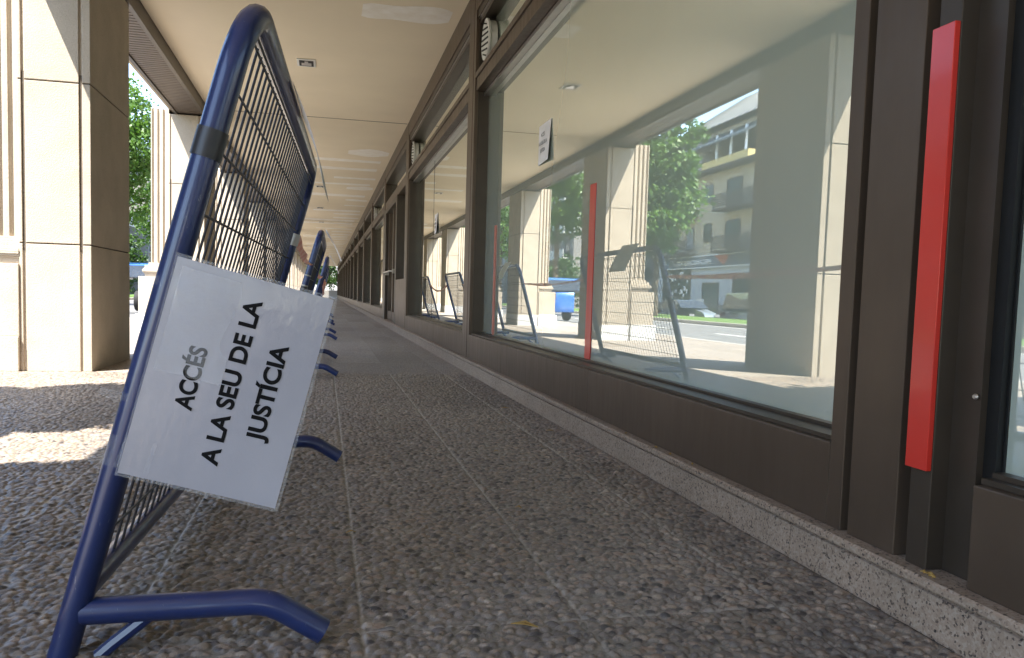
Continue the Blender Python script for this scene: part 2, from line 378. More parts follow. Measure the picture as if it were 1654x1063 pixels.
# ------------------------------------------------------------------ setting
CZ = 3.28; XF = 1.225; XG = 1.352; YA, YB = -40.0, 85.0
PSP = 5.83; PY0 = 6.62; PD = 1.22
def floor_sheet():
    x0,x1,y0,y1=-2.3,1.1975,.8,6.6
    m=MB()
    for a,b,c,d in ((-3.8,1.6,-46,y0),(-3.8,1.6,y1,100),(-3.8,x0,y0,y1),(x1,1.6,y0,y1)): m.add([(a,c,0),(b,c,0),(b,d,0),(a,d,0)],[(0,1,2,3)])
    tag(m.build('pavement','floor'), kind='structure')
    # near part: every pebble is real relief
    rs=np.random.RandomState(4); cell=.0172
    xs=np.linspace(x0,x1,900); ys=[y0]
    while ys[-1]<y1: ys.append(ys[-1]+min(.012,max(.0024,.0016*ys[-1]**1.15)))
    ys=np.array(ys); ys[-1]=y1
    X,Y=np.meshgrid(xs,ys); gx=np.floor((X-x0)/cell).astype(int)+2; gy=np.floor((Y-y0)/cell).astype(int)+2
    nx,ny=gx.max()+4,gy.max()+4
    jx=rs.uniform(.08,.92,(ny,nx)); jy=rs.uniform(.08,.92,(ny,nx)); ang=rs.uniform(0,np.pi,(ny,nx))
    sz=rs.choice([.62,.85,1.0,1.25,1.5],p=[.2,.27,.27,.18,.08],size=(ny,nx))*cell*.62; el=rs.uniform(.62,.95,(ny,nx)); hh=rs.uniform(.0032,.0072,(ny,nx))*np.sqrt(sz/(cell*.62)); on=rs.uniform(size=(ny,nx))>.07
    idc=rs.uniform(size=(ny,nx)); id2=rs.uniform(size=(ny,nx))
    Z=np.full(X.shape,0.0); I=np.zeros(X.shape); J=np.zeros(X.shape); M=np.zeros(X.shape)
    for dy in (-2,-1,0,1,2):
        for dx in (-2,-1,0,1,2):
            cx=gx+dx; cy=gy+dy
            px=x0+(cx-2+jx[cy,cx])*cell; py=y0+(cy-2+jy[cy,cx])*cell; a=ang[cy,cx]; ca,sa=np.cos(a),np.sin(a)
            u=((X-px)*ca+(Y-py)*sa)/sz[cy,cx]; v=(-(X-px)*sa+(Y-py)*ca)/(sz[cy,cx]*el[cy,cx]); d=u*u+v*v
            z=np.where((d<1)&on[cy,cx],hh[cy,cx]*np.sqrt(np.maximum(0,1-d))+.0002,0); k=z>Z
            Z=np.where(k,z,Z); I=np.where(k,idc[cy,cx],I); J=np.where(k,id2[cy,cx],J); M=np.where(k,np.minimum(1,(1-d)*5),M)
    # joints between the cast tiles
    jn=np.minimum(np.abs((X-.082+.2235)%.447-.2235),np.abs((Y-1.543+.765)%1.53-.765)); g=np.clip(1-jn/.006,0,1)
    Z=Z*(1-g)-.001*g; M=M*(1-g)
    Z=Z*np.clip((x1-X)/.01,0,1)-.0015
    r,c=X.shape; v=np.stack([X,Y,Z],-1).reshape(-1,3)
    i=np.arange((r-1)*(c-1)); i=i+i//(c-1); f=np.stack([i,i+1,i+c+1,i+c],1); n=len(f)
    me=bpy.data.meshes.new('pavement'); me.vertices.add(len(v)); me.vertices.foreach_set('co',v.ravel()); me.loops.add(n*4); me.loops.foreach_set('vertex_index',f.ravel())
    me.polygons.add(n); me.polygons.foreach_set('loop_start',np.arange(n)*4); me.polygons.foreach_set('loop_total',np.full(n,4)); me.polygons.foreach_set('use_smooth',np.ones(n,bool)); me.update()
    at=me.attributes.new('pebble','FLOAT_COLOR','POINT'); at.data.foreach_set('color',np.stack([I,J,M,np.clip(1.5-jn/.0036,0,1)],-1).astype(np.float32).ravel())
    me.materials.append(MAT['floor_near']); o=bpy.data.objects.new('pavement',me); col.objects.link(o); tag(o,kind='structure')
floor_sheet()
def bx(name, mat, *a, kind='structure', bevel=0):
    o = MB().box(*a).build(name, mat, bevel=bevel); tag(o, kind=kind); return o
bx('ground','soil',-900,900,-500,2500,-1.2,-.95)
bx('road','asphalt',-10.4,-3.93,-40,150,-.5,-.13)
tag(MB().box(-3.93,-3.8,-40,150,-.5,.004).build('kerb','kerb',bevel=.012), kind='structure')
tag(MB().box(-10.6,-10.4,-40,150,-.9,.0).build('kerb','kerb',bevel=.012), kind='structure')
o = bx('lawn','grass',-14.4,-10.6,-40,150,-1.0,-.01); tag(o, kind='stuff')
bx('service_road','asphalt',-26,-14.4,-40,150,-1.0,-.7)
lm = MB()
for y in range(-20,140,6): lm.box(-7.2,-7.08,y,y+3,-.13,-.126)
lm.box(-10.25,-10.13,-40,150,-.13,-.126)
tag(lm.build('road_marking','line'), kind='structure')
bx('far_pavement','kerb',-3.8,4,100,130,-.5,-.02)
# ceiling and soffit
ceil = MB().box(-1.69,1.5,YA-4,YB,CZ,CZ+.05).build('ceiling','ceiling'); tag(ceil, kind='structure')
fb = MB()
def band(x0,x1,y,w):
    pts=[]; n=14
    for i in range(n+1):
        u=i/n; e=min(1,(min(u,1-u)*(x1-x0))/(w*.55)); hw=w/2*math.sqrt(max(0,1-(1-e)**2))*(1+.12*math.sin(9*u+y))
        pts.append((x0+(x1-x0)*u, y+.06*math.sin(3*u+y)*w, hw))
    poly=[(p[0],p[1]-p[2]) for p in pts[1:-1]]+[(p[0],p[1]+p[2]) for p in reversed(pts[1:-1])]
    fb.prism(poly, CZ-.0025, CZ+.001)
rnd = random.Random(3)
band(.24,1.2,7.78,.42); band(.34,1.22,15.62,.75); band(-.6,1.2,16.6,.3); band(-.7,1.2,17.7,.34); band(.1,1.2,19.1,.28); band(-.8,1.2,20.2,.3); band(.46,1.22,20.9,.7)
y=22.6
while y<80:
    x0=rnd.choice([-1.6,-1.2,-.5,.2,.5]); band(x0,1.22,y,rnd.uniform(.25,.7)); y+=rnd.uniform(.9,1.9)
ob = fb.build('filler_band','filler',ceil); tag(ob,'pale filler band smeared across the joints')
jt=MB()
for y in (12.7,31.0,49.3,67.6,-5.6): jt.box(-1.68,1.22,y-.006,y+.006,CZ-.0045,CZ+.001)
jt.build('joint_line','joint',ceil)
def light(x,y,label):
    b=(x,y,CZ); t=thing('ceiling_light',b,label,'ceiling light','small recessed fittings in the ceiling')
    f=LMB(b); f.box(x-.105,x+.105,y-.15,y+.15,CZ-.012,CZ-.001); f.build('frame','white',t,bevel=.004)
    g=LMB(b); g.box(x-.08,x+.08,y-.115,y+.115,CZ-.014,CZ-.0125); g.build('recess','black',t)
    h=LMB(b); h.box(x-.055,x+.055,y-.02,y+.085,CZ-.016,CZ-.0145); h.box(x-.02,x+.02,y-.085,y-.02,CZ-.016,CZ-.0145); h.build('reflector','steel',t)
light(-.235,9.75,'nearest small square ceiling fitting, just right of the leaning barrier top')
light(-.14,20.9,'second small ceiling fitting down the arcade, beyond the nearest one')
light(-.165,26.2,'third small ceiling fitting down the arcade')
light(-.145,31.5,'fourth small ceiling fitting down the arcade')
for k,(y,n) in enumerate(((42,'fifth'),(52.5,'sixth'))): light(-.15,y,n+' and tiny ceiling fitting far down the arcade')
SZ=3.14; XO=-2.105
s = MB()
y=YA
while y<YB: s.box(XO+.03,-1.735,y,y+.068,SZ,SZ+.02); y+=.085
sof = s.build('soffit','soffit'); tag(sof, kind='structure')
MB().box(XO+.03,-1.735,YA,YB,SZ+.022,SZ+.03).build('slat_backing','soffit_gap',sof)
e=MB(); e.box(-1.735,-1.692,YA-4,YB,SZ-.02,CZ+.05); e.box(XO-.01,XO+.03,YA-4,YB,SZ-.02,CZ+.05); e.build('edge_trim','brown_dark',sof)

# upper storeys of the arcade building, with the wall behind the shopfront
ab = thing('arcade_building',(1.8,28,0),'stone fronted upper storeys resting on the arcade pillars','building')
bb=(1.8,28,0)
m=LMB(bb); m.box(XO-.1,10,YA-4,YB,CZ+.06,15); m.box(XO-.1,XO-.012,YA-4,YB,SZ+.05,CZ+.06); m.build('upper_wall','facade',ab)
m=LMB(bb); m.box(1.5,1.8,YA-4,YB,-.3,CZ+.06); m.build('back_wall','brown_dark',ab)
m=LMB(bb); m.box(XO-.28,XO-.1,YA-4,YB,4.0,4.2); m.build('cornice','stone',ab)

# ------------------------------------------------------------------ pillars
def make_pillar():
    b=(0,0,0); t=thing('pillar',b,'x','pillar','stone arcade pillars')
    xr=-1.71; g1=-1.778; g2=-2.165; xp=-2.2; D=PD
    def foot(ins=0.0):
        gw=.011; gd=.016
        r=xr-ins; return [(r,ins),(r,D-ins),(g1+gw,D-ins),(g1+gw,D-gd),(g1-gw,D-gd),(g1-gw,D-ins),(g2+gw,D-ins),(g2+gw,D-gd),(g2-gw,D-gd),(g2-gw,D-ins),(xp,D-ins),
                (xp,ins),(g2-gw,ins),(g2-gw,gd),(g2+gw,gd),(g2+gw,ins),(g1-gw,ins),(g1-gw,gd),(g1+gw,gd),(g1+gw,ins)]
    s_=MB(); j=.005
    for z0,z1 in ((0,.953-j),(.953+j,2.139-j),(2.139+j,SZ-.021)): s_.prism(foot(),z0,z1)
    s_.build('shaft','stone',t,bevel=.004)
    c=MB(); c.prism([(xr-.012,.012),(xr-.012,D-.012),(xp,D-.012),(xp,.012)],.9,2.2); c.build('joint_core','joint',t)
    # fluted half column on the street side
    xo=-2.44; f=MB(); y0,y1=.05,D-.05
    poly=[(xp,y0)]
    def flutes(p0,p1,n,nrm):
        out=[]; d=Vector(p1)-Vector(p0)
        for i in range(n):
            a=Vector(p0)+d*((i+.18)/n); q=Vector(p0)+d*((i+.82)/n)
            out.append(tuple(a))
            for k in range(1,6):
                u=k/6; mid=a+(q-a)*u; out.append(tuple(mid-Vector(nrm)*.026*math.sin(math.pi*u)))
            out.append(tuple(q))
        return out
    poly+=flutes((xp-.02,y0),(xo,y0),3,(0,-1)); poly.append((xo,y0)); poly+=flutes((xo,y0),(xo,y1),9,(-1,0)); poly.append((xo,y1)); poly+=flutes((xo,y1),(xp-.02,y1),3,(0,1)); poly.append((xp,y1))
    f.prism(poly,1.0,SZ+.05); f.build('fluted_column','stone',t)
    p=MB(); 
    p.box(-2.6,xp,-.015,D+.015,.26,.80); p.build('pedestal','stone',t,bevel=.006)
    q=MB(); 
    for z0,z1,ex in ((.803,.84,.0),(.84,.93,.03),(.93,.962,.0)):
        pr=[]; 
        n=6 if ex else 1
        for i in range(n):
            a0,a1=i/n,(i+1)/n; e0=ex*math.sin(math.pi*(a0+a1)/2)
            q.box(-2.52-e0,xp,.02-e0,D-.02+e0,z0+(z1-z0)*a0,z0+(z1-z0)*a1)
    q.box(-2.47,xp,.035,D-.035,.962,1.0); q.build('base_moulding','stone',t,bevel=.003)
    return t
pil0 = make_pillar()
ords=['third pillar behind the photographer','pillar behind the photographer','pillar just left of the photographer, out of the frame','broad lit pillar at the left edge of the photo, its side in shade',
 'second pillar back, half hidden behind the blue barrier','third pillar back, seen through the barrier mesh','fourth pillar back along the arcade','fifth pillar back along the arcade','sixth pillar back along the arcade','seventh pillar back along the arcade','eighth pillar back along the arcade','ninth pillar back along the arcade','tenth pillar back along the arcade','eleventh pillar back along the arcade','twelfth pillar back along the arcade','thirteenth pillar back along the arcade','last pillar at the far end of the arcade']
for i in range(-3,13):
    t = pil0 if i==-3 else copy_tree(pil0)
    t.location=(0,PY0+PSP*i,0); t['label']='beige stone '+ords[i+3] if i<12 else 'beige stone last pillar at the far end of the arcade'
    t2=LMB((0,0,0)); 
    if i==-3: pass
for t in [o for o in col.objects if o.name.startswith('pillar')]:
    k=MB(); k.box(-2.64,-2.2,-.035,PD+.035,0,.26)
    far = t.location.y>8
    k.build('skirting','white_stone' if far else 'stone',t,bevel=.006)
    if far:
        k=MB(); k.box(-2.2,-1.706,-.006,PD+.006,0,.25); k.build('skirting','white_stone',t)

# ------------------------------------------------------------------ plinth and shopfront
pl=MB(); y=YA
while y<YB:
    y1=y+.93
    prof=[(1.197,0),(1.197,.088),(1.203,.090),(1.203,.094),(1.192,.096),(1.187,.101),(1.187,.113),(1.193,.118),(1.5,.118),(1.5,0)]
    pl.extr(prof,1,y+.0015,y1-.0015); y=y1
tag(pl.build('plinth','granite'),'speckled pink granite plinth with rounded nosing under the shop windows','plinth')

def fan(t,b,yc,zc):
    f=LMB(b); f.lathe([(.165,-.075),(.165,-.06),(.15,-.05),(.15,0)],(XG-.012,yc,zc),28,'x'); 
    fo=f.build('vent_fan','white',t,smooth=True)
    g=MB()
    for k in range(-3,4):
        w_=math.sqrt(max(.001,.14**2-(k*.042)**2)); bb_=Vector(b); 
        g.add([tuple(Vector(v)-bb_) for v in [(XG-.0885,yc-w_,zc+k*.042-.006-.02),(XG-.0885,yc+w_,zc+k*.042-.006+.02),(XG-.0885,yc+w_,zc+k*.042+.006+.02),(XG-.0885,yc-w_,zc+k*.042+.006-.02),
               (XG-.094,yc-w_,zc+k*.042-.006-.02),(XG-.094,yc+w_,zc+k*.042-.006+.02),(XG-.094,yc+w_,zc+k*.042+.006+.02),(XG-.094,yc-w_,zc+k*.042+.006-.02)]],
              [(0,1,2,3),(7,6,5,4),(0,4,5,1),(1,5,6,2),(2,6,7,3),(3,7,4,0)])
    g.build('louvre','black',fo)
def bay(y0,y1,label,seam=None,panels=(),vent=True,low=.325,XG=XG):
    b=(XF,(y0+y1)/2,.118); t=thing('window_bay',b,label,'shop window','window bays of the shopfront')
    m=LMB(b); m.box(XG,XG+.01,y0,y1,low+.012,2.36); m.build('window_pane','glass',t)
    m=LMB(b); m.box(XG,XG+.01,y0,y1,2.545,2.95); m.build('clerestory_pane','glass',t)
    m=LMB(b); ys=[y0]+list(panels)+[y1]
    for a,c in zip(ys,ys[1:]): m.box(XF,XG+.05,a+.002,c-.002,.1185,low)
    m.build('lower_panel','brown',t,bevel=.003)
    m=LMB(b); m.box(XF+.02,XG+.02,y0,y1,low+.001,low+.012); m.box(XG-.03,XG-.0015,y0,y1,low+.012,low+.022); m.build('sill','brown_dark',t)
    m=LMB(b); m.box(XF+.012,XG+.03,y0,y1,2.395,2.50); m.box(XF,XG+.02,y0,y1,2.502,2.545); m.build('transom','brown',t,bevel=.003)
    m=LMB(b); m.box(XG-.045,XG+.02,y0,y1,2.362,2.39); m.build('glazing_bead','steel',t)
    m=LMB(b); m.box(XF+.03,XG+.03,y0,y1,2.952,2.99); m.box(XF+.012,XG+.03,y0,y1,3.0,3.06); m.build('head_frame','brown_dark',t)
    m=LMB(b); m.box(XF+.02,XG+.03,y0,y1,2.991,2.999); m.build('head_bead','steel',t)
    m=LMB(b); m.box(XF,XG+.03,y0,y1,3.062,CZ-.002); m.build('fascia','brown',t)
    if seam:
        m=LMB(b); 
        for s_ in seam: m.box(XG-.002,XG-.0005,s_-.004,s_+.004,low+.022,2.36)
        m.build('glass_seam','black',t)
    if vent: fan(t,b,y1-.19,2.77)
    return t,b
def mullion(y0,y1,label,full=False):
    b=(XF,(y0+y1)/2,.118); t=thing('mullion_post',b,label,'mullion','brown metal posts between the windows')
    z0,z1=.1185,CZ-.003
    if full:   # strip, groove, cover panel, groove, post (near to far y is right to left in the photo)
        m=LMB(b); m.box(XF+.045,XG+.06,y0,y1,z0,z1); m.build('core','black',t)
        m=LMB(b); m.box(XF,XF+.044,y1-.054,y1,z0,z1); m.build('frame_strip','brown',t,bevel=.002)
        m=LMB(b); m.box(XF,XF+.044,y1-.242,y1-.082,z0,z1); m.build('cover_panel','brown',t,bevel=.002)
        m=LMB(b); m.box(XF,XF+.044,y0,y0+.06,z0,z1); m.build('corner_post','brown_dark',t,bevel=.002)
    else:
        m=LMB(b); m.box(XF+.03,XG+.06,y0,y1,z0,z1); m.build('core','brown_dark',t)
        m=LMB(b); w_=y1-y0; m.box(XF,XF+.029,y0,y0+w_*.25,z0,z1); m.box(XF,XF+.029,y0+w_*.32,y1,z0,z1); m.build('cover_panel','brown',t,bevel=.002)
    return t,b
t,b=mullion(1.402,1.742,'wide dark brown metal post beside the red bar, between the two nearest windows',True)
m=LMB(b); m.box(XF-.014,XF-.001,1.402,1.464,.327,1.232); m.build('red_bar','red',t,bevel=.0015)
mullion(6.87,7.2,'brown metal post at the far end of the large reflecting window')
mullion(12.45,12.85,'brown metal post just before the glazed entrance door')
MY=[17.3,22.1,26.6,31.0,35.5,40.0,44.5,49.0,53.5,58.0,62.5,67,71.5,76,80.5]
onames=['first','second','third','fourth','fifth','sixth','seventh','eighth','ninth','tenth','eleventh','twelfth','thirteenth','fourteenth','fifteenth']
for i,y in enumerate(MY): mullion(y,y+.36,'narrow brown metal post, %s one beyond the entrance door'%onames[i])
t,b=bay(-4.0,1.295,'window at the right edge of the photo, beyond the red bar',vent=False,XG=1.30)
m=LMB(b); m.box(XF+.04,XF+.1,1.33,1.4015,.1185,3.06); m.build('door_jamb','brown_dark',t)
m=LMB(b); m.box(XF+.055,XF+.1,1.3,1.3295,.33,3.06); m.box(XF+.07,XF+.1,1.295,1.2995,.33,3.06); m.build('gasket','black',t)
m=LMB(b); m.lathe([(.004,-.01),(.0065,-.006),(.003,0)],(XF+.04,1.338,.49),12,'x'); m.build('knob','steel',t,smooth=True)
t,b=bay(1.742,6.87,'large window reflecting the street, the barrier and a red upright bar',panels=(3.62,5.55))
m=LMB(b); m.box(XG-.005,XG-.001,3.965,4.055,.347,1.255); m.build('red_bar','red',t,bevel=.001)
m=LMB(b); m.box(XG-.006,XG-.001,6.42,6.475,.347,1.235); m.build('red_strip','red_reflection_wash',t)
bay(7.2,12.45,'second large window back, with a white paper taped on it, before the door',seam=(10.35,),panels=(10.35,))
prev=MY[0]+.36
bay(prev,MY[1],'window just beyond the entrance door')
for i in range(1,14): bay(MY[i]+.36,MY[i+1],'reflecting window of the far shopfront, %s one beyond the door'%onames[i],vent=False)
# entrance door bay
b=(XF,15.0,.118); t=thing('entrance_door',b,'brown framed glazed entrance door with a horizontal push bar','door')
m=LMB(b); m.box(XG,XG+.01,12.85,14.35,.9,2.36); m.build('side_light','glass',t)
m=LMB(b); m.box(XF-.0,XG+.03,12.852,14.33,.1185,.9); m.build('side_panel','brown',t)
m=LMB(b); m.box(XG,XG+.01,14.8,16.95,.3,2.3); m.build('door_pane','glass',t)
m=LMB(b)
for y0,y1 in ((14.35,14.6),(16.95,17.3)): m.box(XF,XG+.05,y0,y1,.1185,2.39)
m.box(XF,XG+.03,14.6,16.95,2.3,2.39); m.build('door_frame','brown_dark',t)
m=LMB(b)
for y0,y1 in ((14.6,14.8),(15.75,15.83),(15.85,15.93),(16.8,16.948)): m.box(XF+.06,XG-.002,y0,y1,.13,2.298)
m.box(XF+.06,XG-.002,14.8,16.8,.13,.3); m.build('door_leaf','brown',t)
m=LMB(b); m.tube([(XF-.01,15.0,1.07),(XF-.06,15.0,1.07),(XF-.06,16.7,1.07),(XF-.01,16.7,1.07)],.016); m.box(XF-.01,XF+.06,14.96,15.04,1.03,1.11); m.box(XF-.01,XF+.06,16.66,16.74,1.03,1.11); m.build('handle','steel',t,smooth=True)
m=LMB(b); m.box(XF+.012,XG+.03,12.85,17.3,2.391,2.545); m.build('transom','brown',t)
m=LMB(b); m.box(XG,XG+.01,12.85,17.3,2.545,2.95); m.build('clerestory_pane','glass',t)
m=LMB(b); m.box(XF+.012,XG+.03,12.85,17.3,2.952,3.06); m.build('head_frame','brown_dark',t)
m=LMB(b); m.box(XF,XG+.03,12.85,17.3,3.062,CZ-.002); m.build('fascia','brown',t)
# papers on the windows
def wpaper(y0,y1,z0,z1,label):
    b=(XG,(y0+y1)/2,(z0+z1)/2); t=thing('paper_notice',b,label,'notice','white papers taped to the windows')
    m=LMB(b); m.add([(XG-.003,y1,z0),(XG-.02,y0,z0),(XG-.004,y0,z1),(XG-.003,y1,z1),(XG-.0022,y1,z0),(XG-.0192,y0,z0),(XG-.0032,y0,z1),(XG-.0022,y1,z1)],[(0,1,2,3),(7,6,5,4),(0,4,5,1),(1,5,6,2),(2,6,7,3),(3,7,4,0)]); m.build('sheet','paper_back',t)
    for k,(s,fz) in enumerate((('ACCÉS',.66),('A LA SEU DE LA',.46),('JUSTÍCIA',.27))):
        me=text_mesh(s,.034,.0,'CENTER',.0002,.8); text_obj('lettering',me,'ink',t,(-.0165,0,(fz-.5)*(z1-z0)),(0,-1,0),(0,0,1))
wpaper(4.86,5.15,1.515,1.765,'white paper notice taped on the large reflecting window')
wpaper(9.93,10.22,1.42,1.665,'small white paper notice on the second window back')

# ------------------------------------------------------------------ barriers
LB=2.05; HB=1.145; KL=.275
def lean(u,z,off=0): return (KL*z+off, u, z)
def arc(c,r,a0,a1,n=8): return [(c[0]+r*math.cos(a0+(a1-a0)*i/n), c[1]+r*math.sin(a0+(a1-a0)*i/n)) for i in range(n+1)]
def make_barrier():
    t=thing('crowd_barrier',(0,0,0),'x','barrier','blue crowd barriers lined up along the arcade')
    r=.0248; rc=.13
    path=[(0,.0),(0,.3),(0,.7)]+arc((rc,HB-rc),rc,math.pi,math.pi/2)+[(LB*.5,HB)]+arc((LB-rc,HB-rc),rc,math.pi/2,0)+[(LB,.5),(LB,.0)]
    m=MB(); m.tube([lean(u,z) for u,z in path],r,14); 
    m.tube([lean(u,.115) for u in (.01,LB/2,LB-.01)],.022,12); m.build('frame','navy',t,smooth=True)
    g=MB(); n=34; wr=.0027
    for i in range(1,n):
        u=LB*i/n; top=HB-.035
        if u<rc: top=HB-rc+math.sqrt(max(0,rc*rc-(rc-u)**2))-.02
        if LB-u<rc: top=HB-rc+math.sqrt(max(0,rc*rc-(rc-LB+u)**2))-.02
        g.tube([lean(u,.125),lean(u,top)],wr,6)
    for z in (.205,.32,.435,.55,.665,.78,.893,1.0,HB-.06,HB-.045):
        g.tube([lean(.02,z,.006 if z<HB-.08 else .014),lean(LB-.02,z,.006 if z<HB-.08 else .014)],wr,6)
    g.build('mesh_panel','navy_wire',t,smooth=True)
    for u in (0,1.63):
        f=MB(); z=.08
        pts=[(KL*z+.012,u,z),(.2,u,.083),(.32,u,.085)]
        for k in range(1,7):
            a=math.radians(32)*k/6; pts.append((.32+.12*math.sin(a),u,.085-.12*(1-math.cos(a))))
        e=pts[-1]; pts.append((e[0]+.083*math.cos(R(34)),u,e[2]-.083*math.sin(R(34))+.004))
        f.tube(pts,.0235,14)
        f.tube([(.155,u,.075),(.085,u,.02),(.06,u,-.002)],.012,8); f.build('foot','navy',t,smooth=True)
    return t
bar0=make_barrier()
BR=[(-.445,1.52,.036),(-.345,6.36,.012),(-.28,11.12,.006),(-.25,15.95,.0),(-.22,20.8,0)]
blab=['nearest navy blue mesh barrier carrying the white ACCÉS sign','second navy blue mesh barrier back, with pieces of tape on its upright','third navy blue mesh barrier back','fourth navy blue mesh barrier back','farthest navy blue mesh barrier']
bars=[]
for i,(x,y,th) in enumerate(BR):
    t=bar0 if i==0 else copy_tree(bar0); t.location=(x,y,0); t.rotation_euler=(0,0,-th); t['label']=blab[i]; t.scale=(1,1,1.02 if i==0 else .972); bars.append(t)
# wraps only some barriers have
def cuff(bi,u,z,h,mat,name,rad=.031):
    m=MB(); d=Vector((KL,0,1)).normalized(); c=Vector(lean(u,z)); m.tube([c-d*h/2,c+d*h/2],rad,16); m.build(name,mat,bars[bi],smooth=True)
cuff(0,0,.893,.05,'tape_grey','tape_band',.0275); cuff(0,LB,.86,.05,'white','sticker',.0285)
for z,h in ((.72,.012),(.69,.05),(.53,.016),(.8,.01)): cuff(1,0,z,h,'tape_grey' if h>.045 else 'grey_band','tape_scrap',.0258)

def P(bi,u,z,off=0):
    return bars[bi].matrix_basis @ Vector(lean(u,z,off)) if False else Matrix.Translation(bars[bi].location) @ Matrix.Rotation(bars[bi].rotation_euler.z,4,'Z') @ Vector(lean(u,z,off))
# the sign
def sign():
    Yp=1.487; B=Vector((-.345,Yp,.337)); T=Vector((-.247,Yp,.713)); ey=(T-B).normalized(); ex=Vector((ey.z,0,-ey.x)); N=Vector((0,-1,0))
    t=thing('paper_sign',B,'laminated white sign with three lines of black lettering, taped on the nearest barrier','sign')
    def pt(r_,e_,d=0): return (ex*r_+ey*e_+N*d)
    W_,H_=.2725,.389
    def sheet(m,r0,r1,e0,e1,th,nx=12,ny=16,d0=0):
        vs=[];
        for s_ in (0,1):
            for j in range(ny+1):
                for i in range(nx+1):
                    u=i/nx; v_=j/ny; rr=r0+(r1-r0)*u; ee=e0+(e1-e0)*v_
                    bow=.006*math.sin(math.pi*u)*math.sin(2.2*v_)+.010*u*u*(1-v_)-.003*math.sin(5*v_)*u
                    vs.append(pt(rr,ee,bow+d0-(th if s_ else 0)))
        k=(nx+1)*(ny+1); fs=[]
        for j in range(ny):
            for i in range(nx):
                a=j*(nx+1)+i; fs.append((a,a+1,a+nx+2,a+nx+1)); fs.append((k+a+nx+1,k+a+nx+2,k+a+1,k+a))
        rim=[i for i in range(nx+1)]+[j*(nx+1)+nx for j in range(1,ny+1)]+[ny*(nx+1)+i for i in range(nx-1,-1,-1)]+[j*(nx+1) for j in range(ny-1,0,-1)]
        for i in range(len(rim)):
            a,b_=rim[i],rim[(i+1)%len(rim)]; fs.append((a,a+k,b_+k,b_))
        m.add(vs,fs)
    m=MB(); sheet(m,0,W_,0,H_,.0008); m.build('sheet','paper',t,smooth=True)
    m=MB(); sheet(m,-.004,W_+.006,-.006,H_+.006,.0003,d0=-.001); m.build('laminate_edge','film',t,smooth=True)
    def bowat(r_,e_):
        u=r_/W_; v_=e_/H_; return .006*math.sin(math.pi*u)*math.sin(2.2*v_)+.010*u*u*(1-v_)-.003*math.sin(5*v_)*u
    for s_,r_,e0,e1 in (('ACCÉS',.0885,.1335,.247),('A LA SEU DE LA',.1553,.049,.3515),('JUSTÍCIA',.2192,.1085,.287)):
        me=text_mesh(s_,.0412,.0013,'LEFT',.00025)
        xs=[v.co.x for v in me.vertices]; k=(e1-e0)/(max(xs)-min(xs)); x0=min(xs)
        for v in me.vertices:
            X=(v.co.x-x0)*k; v.co.x=X; v.co.z+=bowat(r_-v.co.y,e0+X)
        o=text_obj('lettering',me,'ink',t,pt(r_,e0,.0007),ey,-ex)
    m=MB(); sheet(m,.012,.125,.19,.375,.0002,14,16,.0022); m.build('clear_tape','film',t,smooth=True)
    # clear tape over the left edge, round the upright
    for e0,e1,r0 in ((.005,.06,-.066),(.12,.135,-.066),(.33,.345,-.066)):
        m=MB(); m.add([pt(r0,e0,-.012),pt(.05,e0+.004,.0016),pt(.05,e1+.004,.0016),pt(r0,e1,-.012)],[(0,1,2,3)]); m.build('clear_tape','film',t)
sign()
# sheets hanging from the top rails
def rail_sheet(bi,u0,u1,dx,dz,label):
    c=P(bi,(u0+u1)/2,HB); t=thing('paper_sheet',c,label,'paper sheet','laminated sheets hung over the barrier rails')
    m=LMB(c); n=8
    a=[P(bi,u0,HB,.028),P(bi,u1,HB,.028)]
    vs=[]
    for s_ in (0,.0012):
        for j in range(n+1):
            v_=j/n; bow=.010*math.sin(math.pi*v_)
            for k in (0,1): vs.append(a[k]+Vector((dx*v_+bow+s_,0,.02-dz*v_)))
    k=2*(n+1); fs=[]
    for j in range(n): fs+= [(2*j,2*j+1,2*j+3,2*j+2),(k+2*j+2,k+2*j+3,k+2*j+1,k+2*j),(2*j,2*j+2,k+2*j+2,k+2*j),(2*j+1,k+2*j+1,k+2*j+3,2*j+3)]
    fs+=[(0,k,k+1,1),(2*n,2*n+1,k+2*n+1,k+2*n)]
    m.add(vs,fs); m.build('sheet','paper_back',t,smooth=True)
rail_sheet(0,.55,.97,.075,.24,'laminated sheet hanging from the top rail of the nearest barrier')
rail_sheet(1,.35,.75,.13,.25,'laminated sheet hanging from the top rail of the second barrier')
rail_sheet(2,.3,.7,.13,.25,'laminated sheet hanging from the top rail of the third barrier')
# red and white tape
def tape(a,b,sag,label,tw=1.0,h=.045):
    a=Vector(a); b=Vector(b); c=(a+b)/2; t=thing('barrier_tape',(c.x,c.y,min(a.z,b.z)),label,'barrier tape','red and white tapes between the barriers')
    m=LMB(t.location); n=40; vs=[]
    for s_ in (0,1):
        for i in range(n+1):
            u=i/n; p=a.lerp(b,u)-Vector((0,0,sag*4*u*(1-u)))
            ang=tw*math.sin(4.1*u+.4)*.9+.25*math.sin(17*u); hh=h*(.6+.4*abs(math.cos(6*u)))
            d=Vector((math.sin(ang),0,math.cos(ang)))*hh/2; q=Vector((math.cos(ang),0,-math.sin(ang)))*.0008*(1 if s_ else -1)
            vs+= [p-d+q,p+d+q]
    k=2*(n+1); fs=[]
    for i in range(n): fs+=[(2*i,2*i+1,2*i+3,2*i+2),(k+2*i+2,k+2*i+3,k+2*i+1,k+2*i),(2*i,2*i+2,k+2*i+2,k+2*i),(2*i+1,k+2*i+1,k+2*i+3,2*i+3)]
    m.add(vs,fs); m.build('strip','tape',t)
tape(P(0,LB,.90),P(1,0,.87),.03,'red and white tape stretched between the first and second barriers')
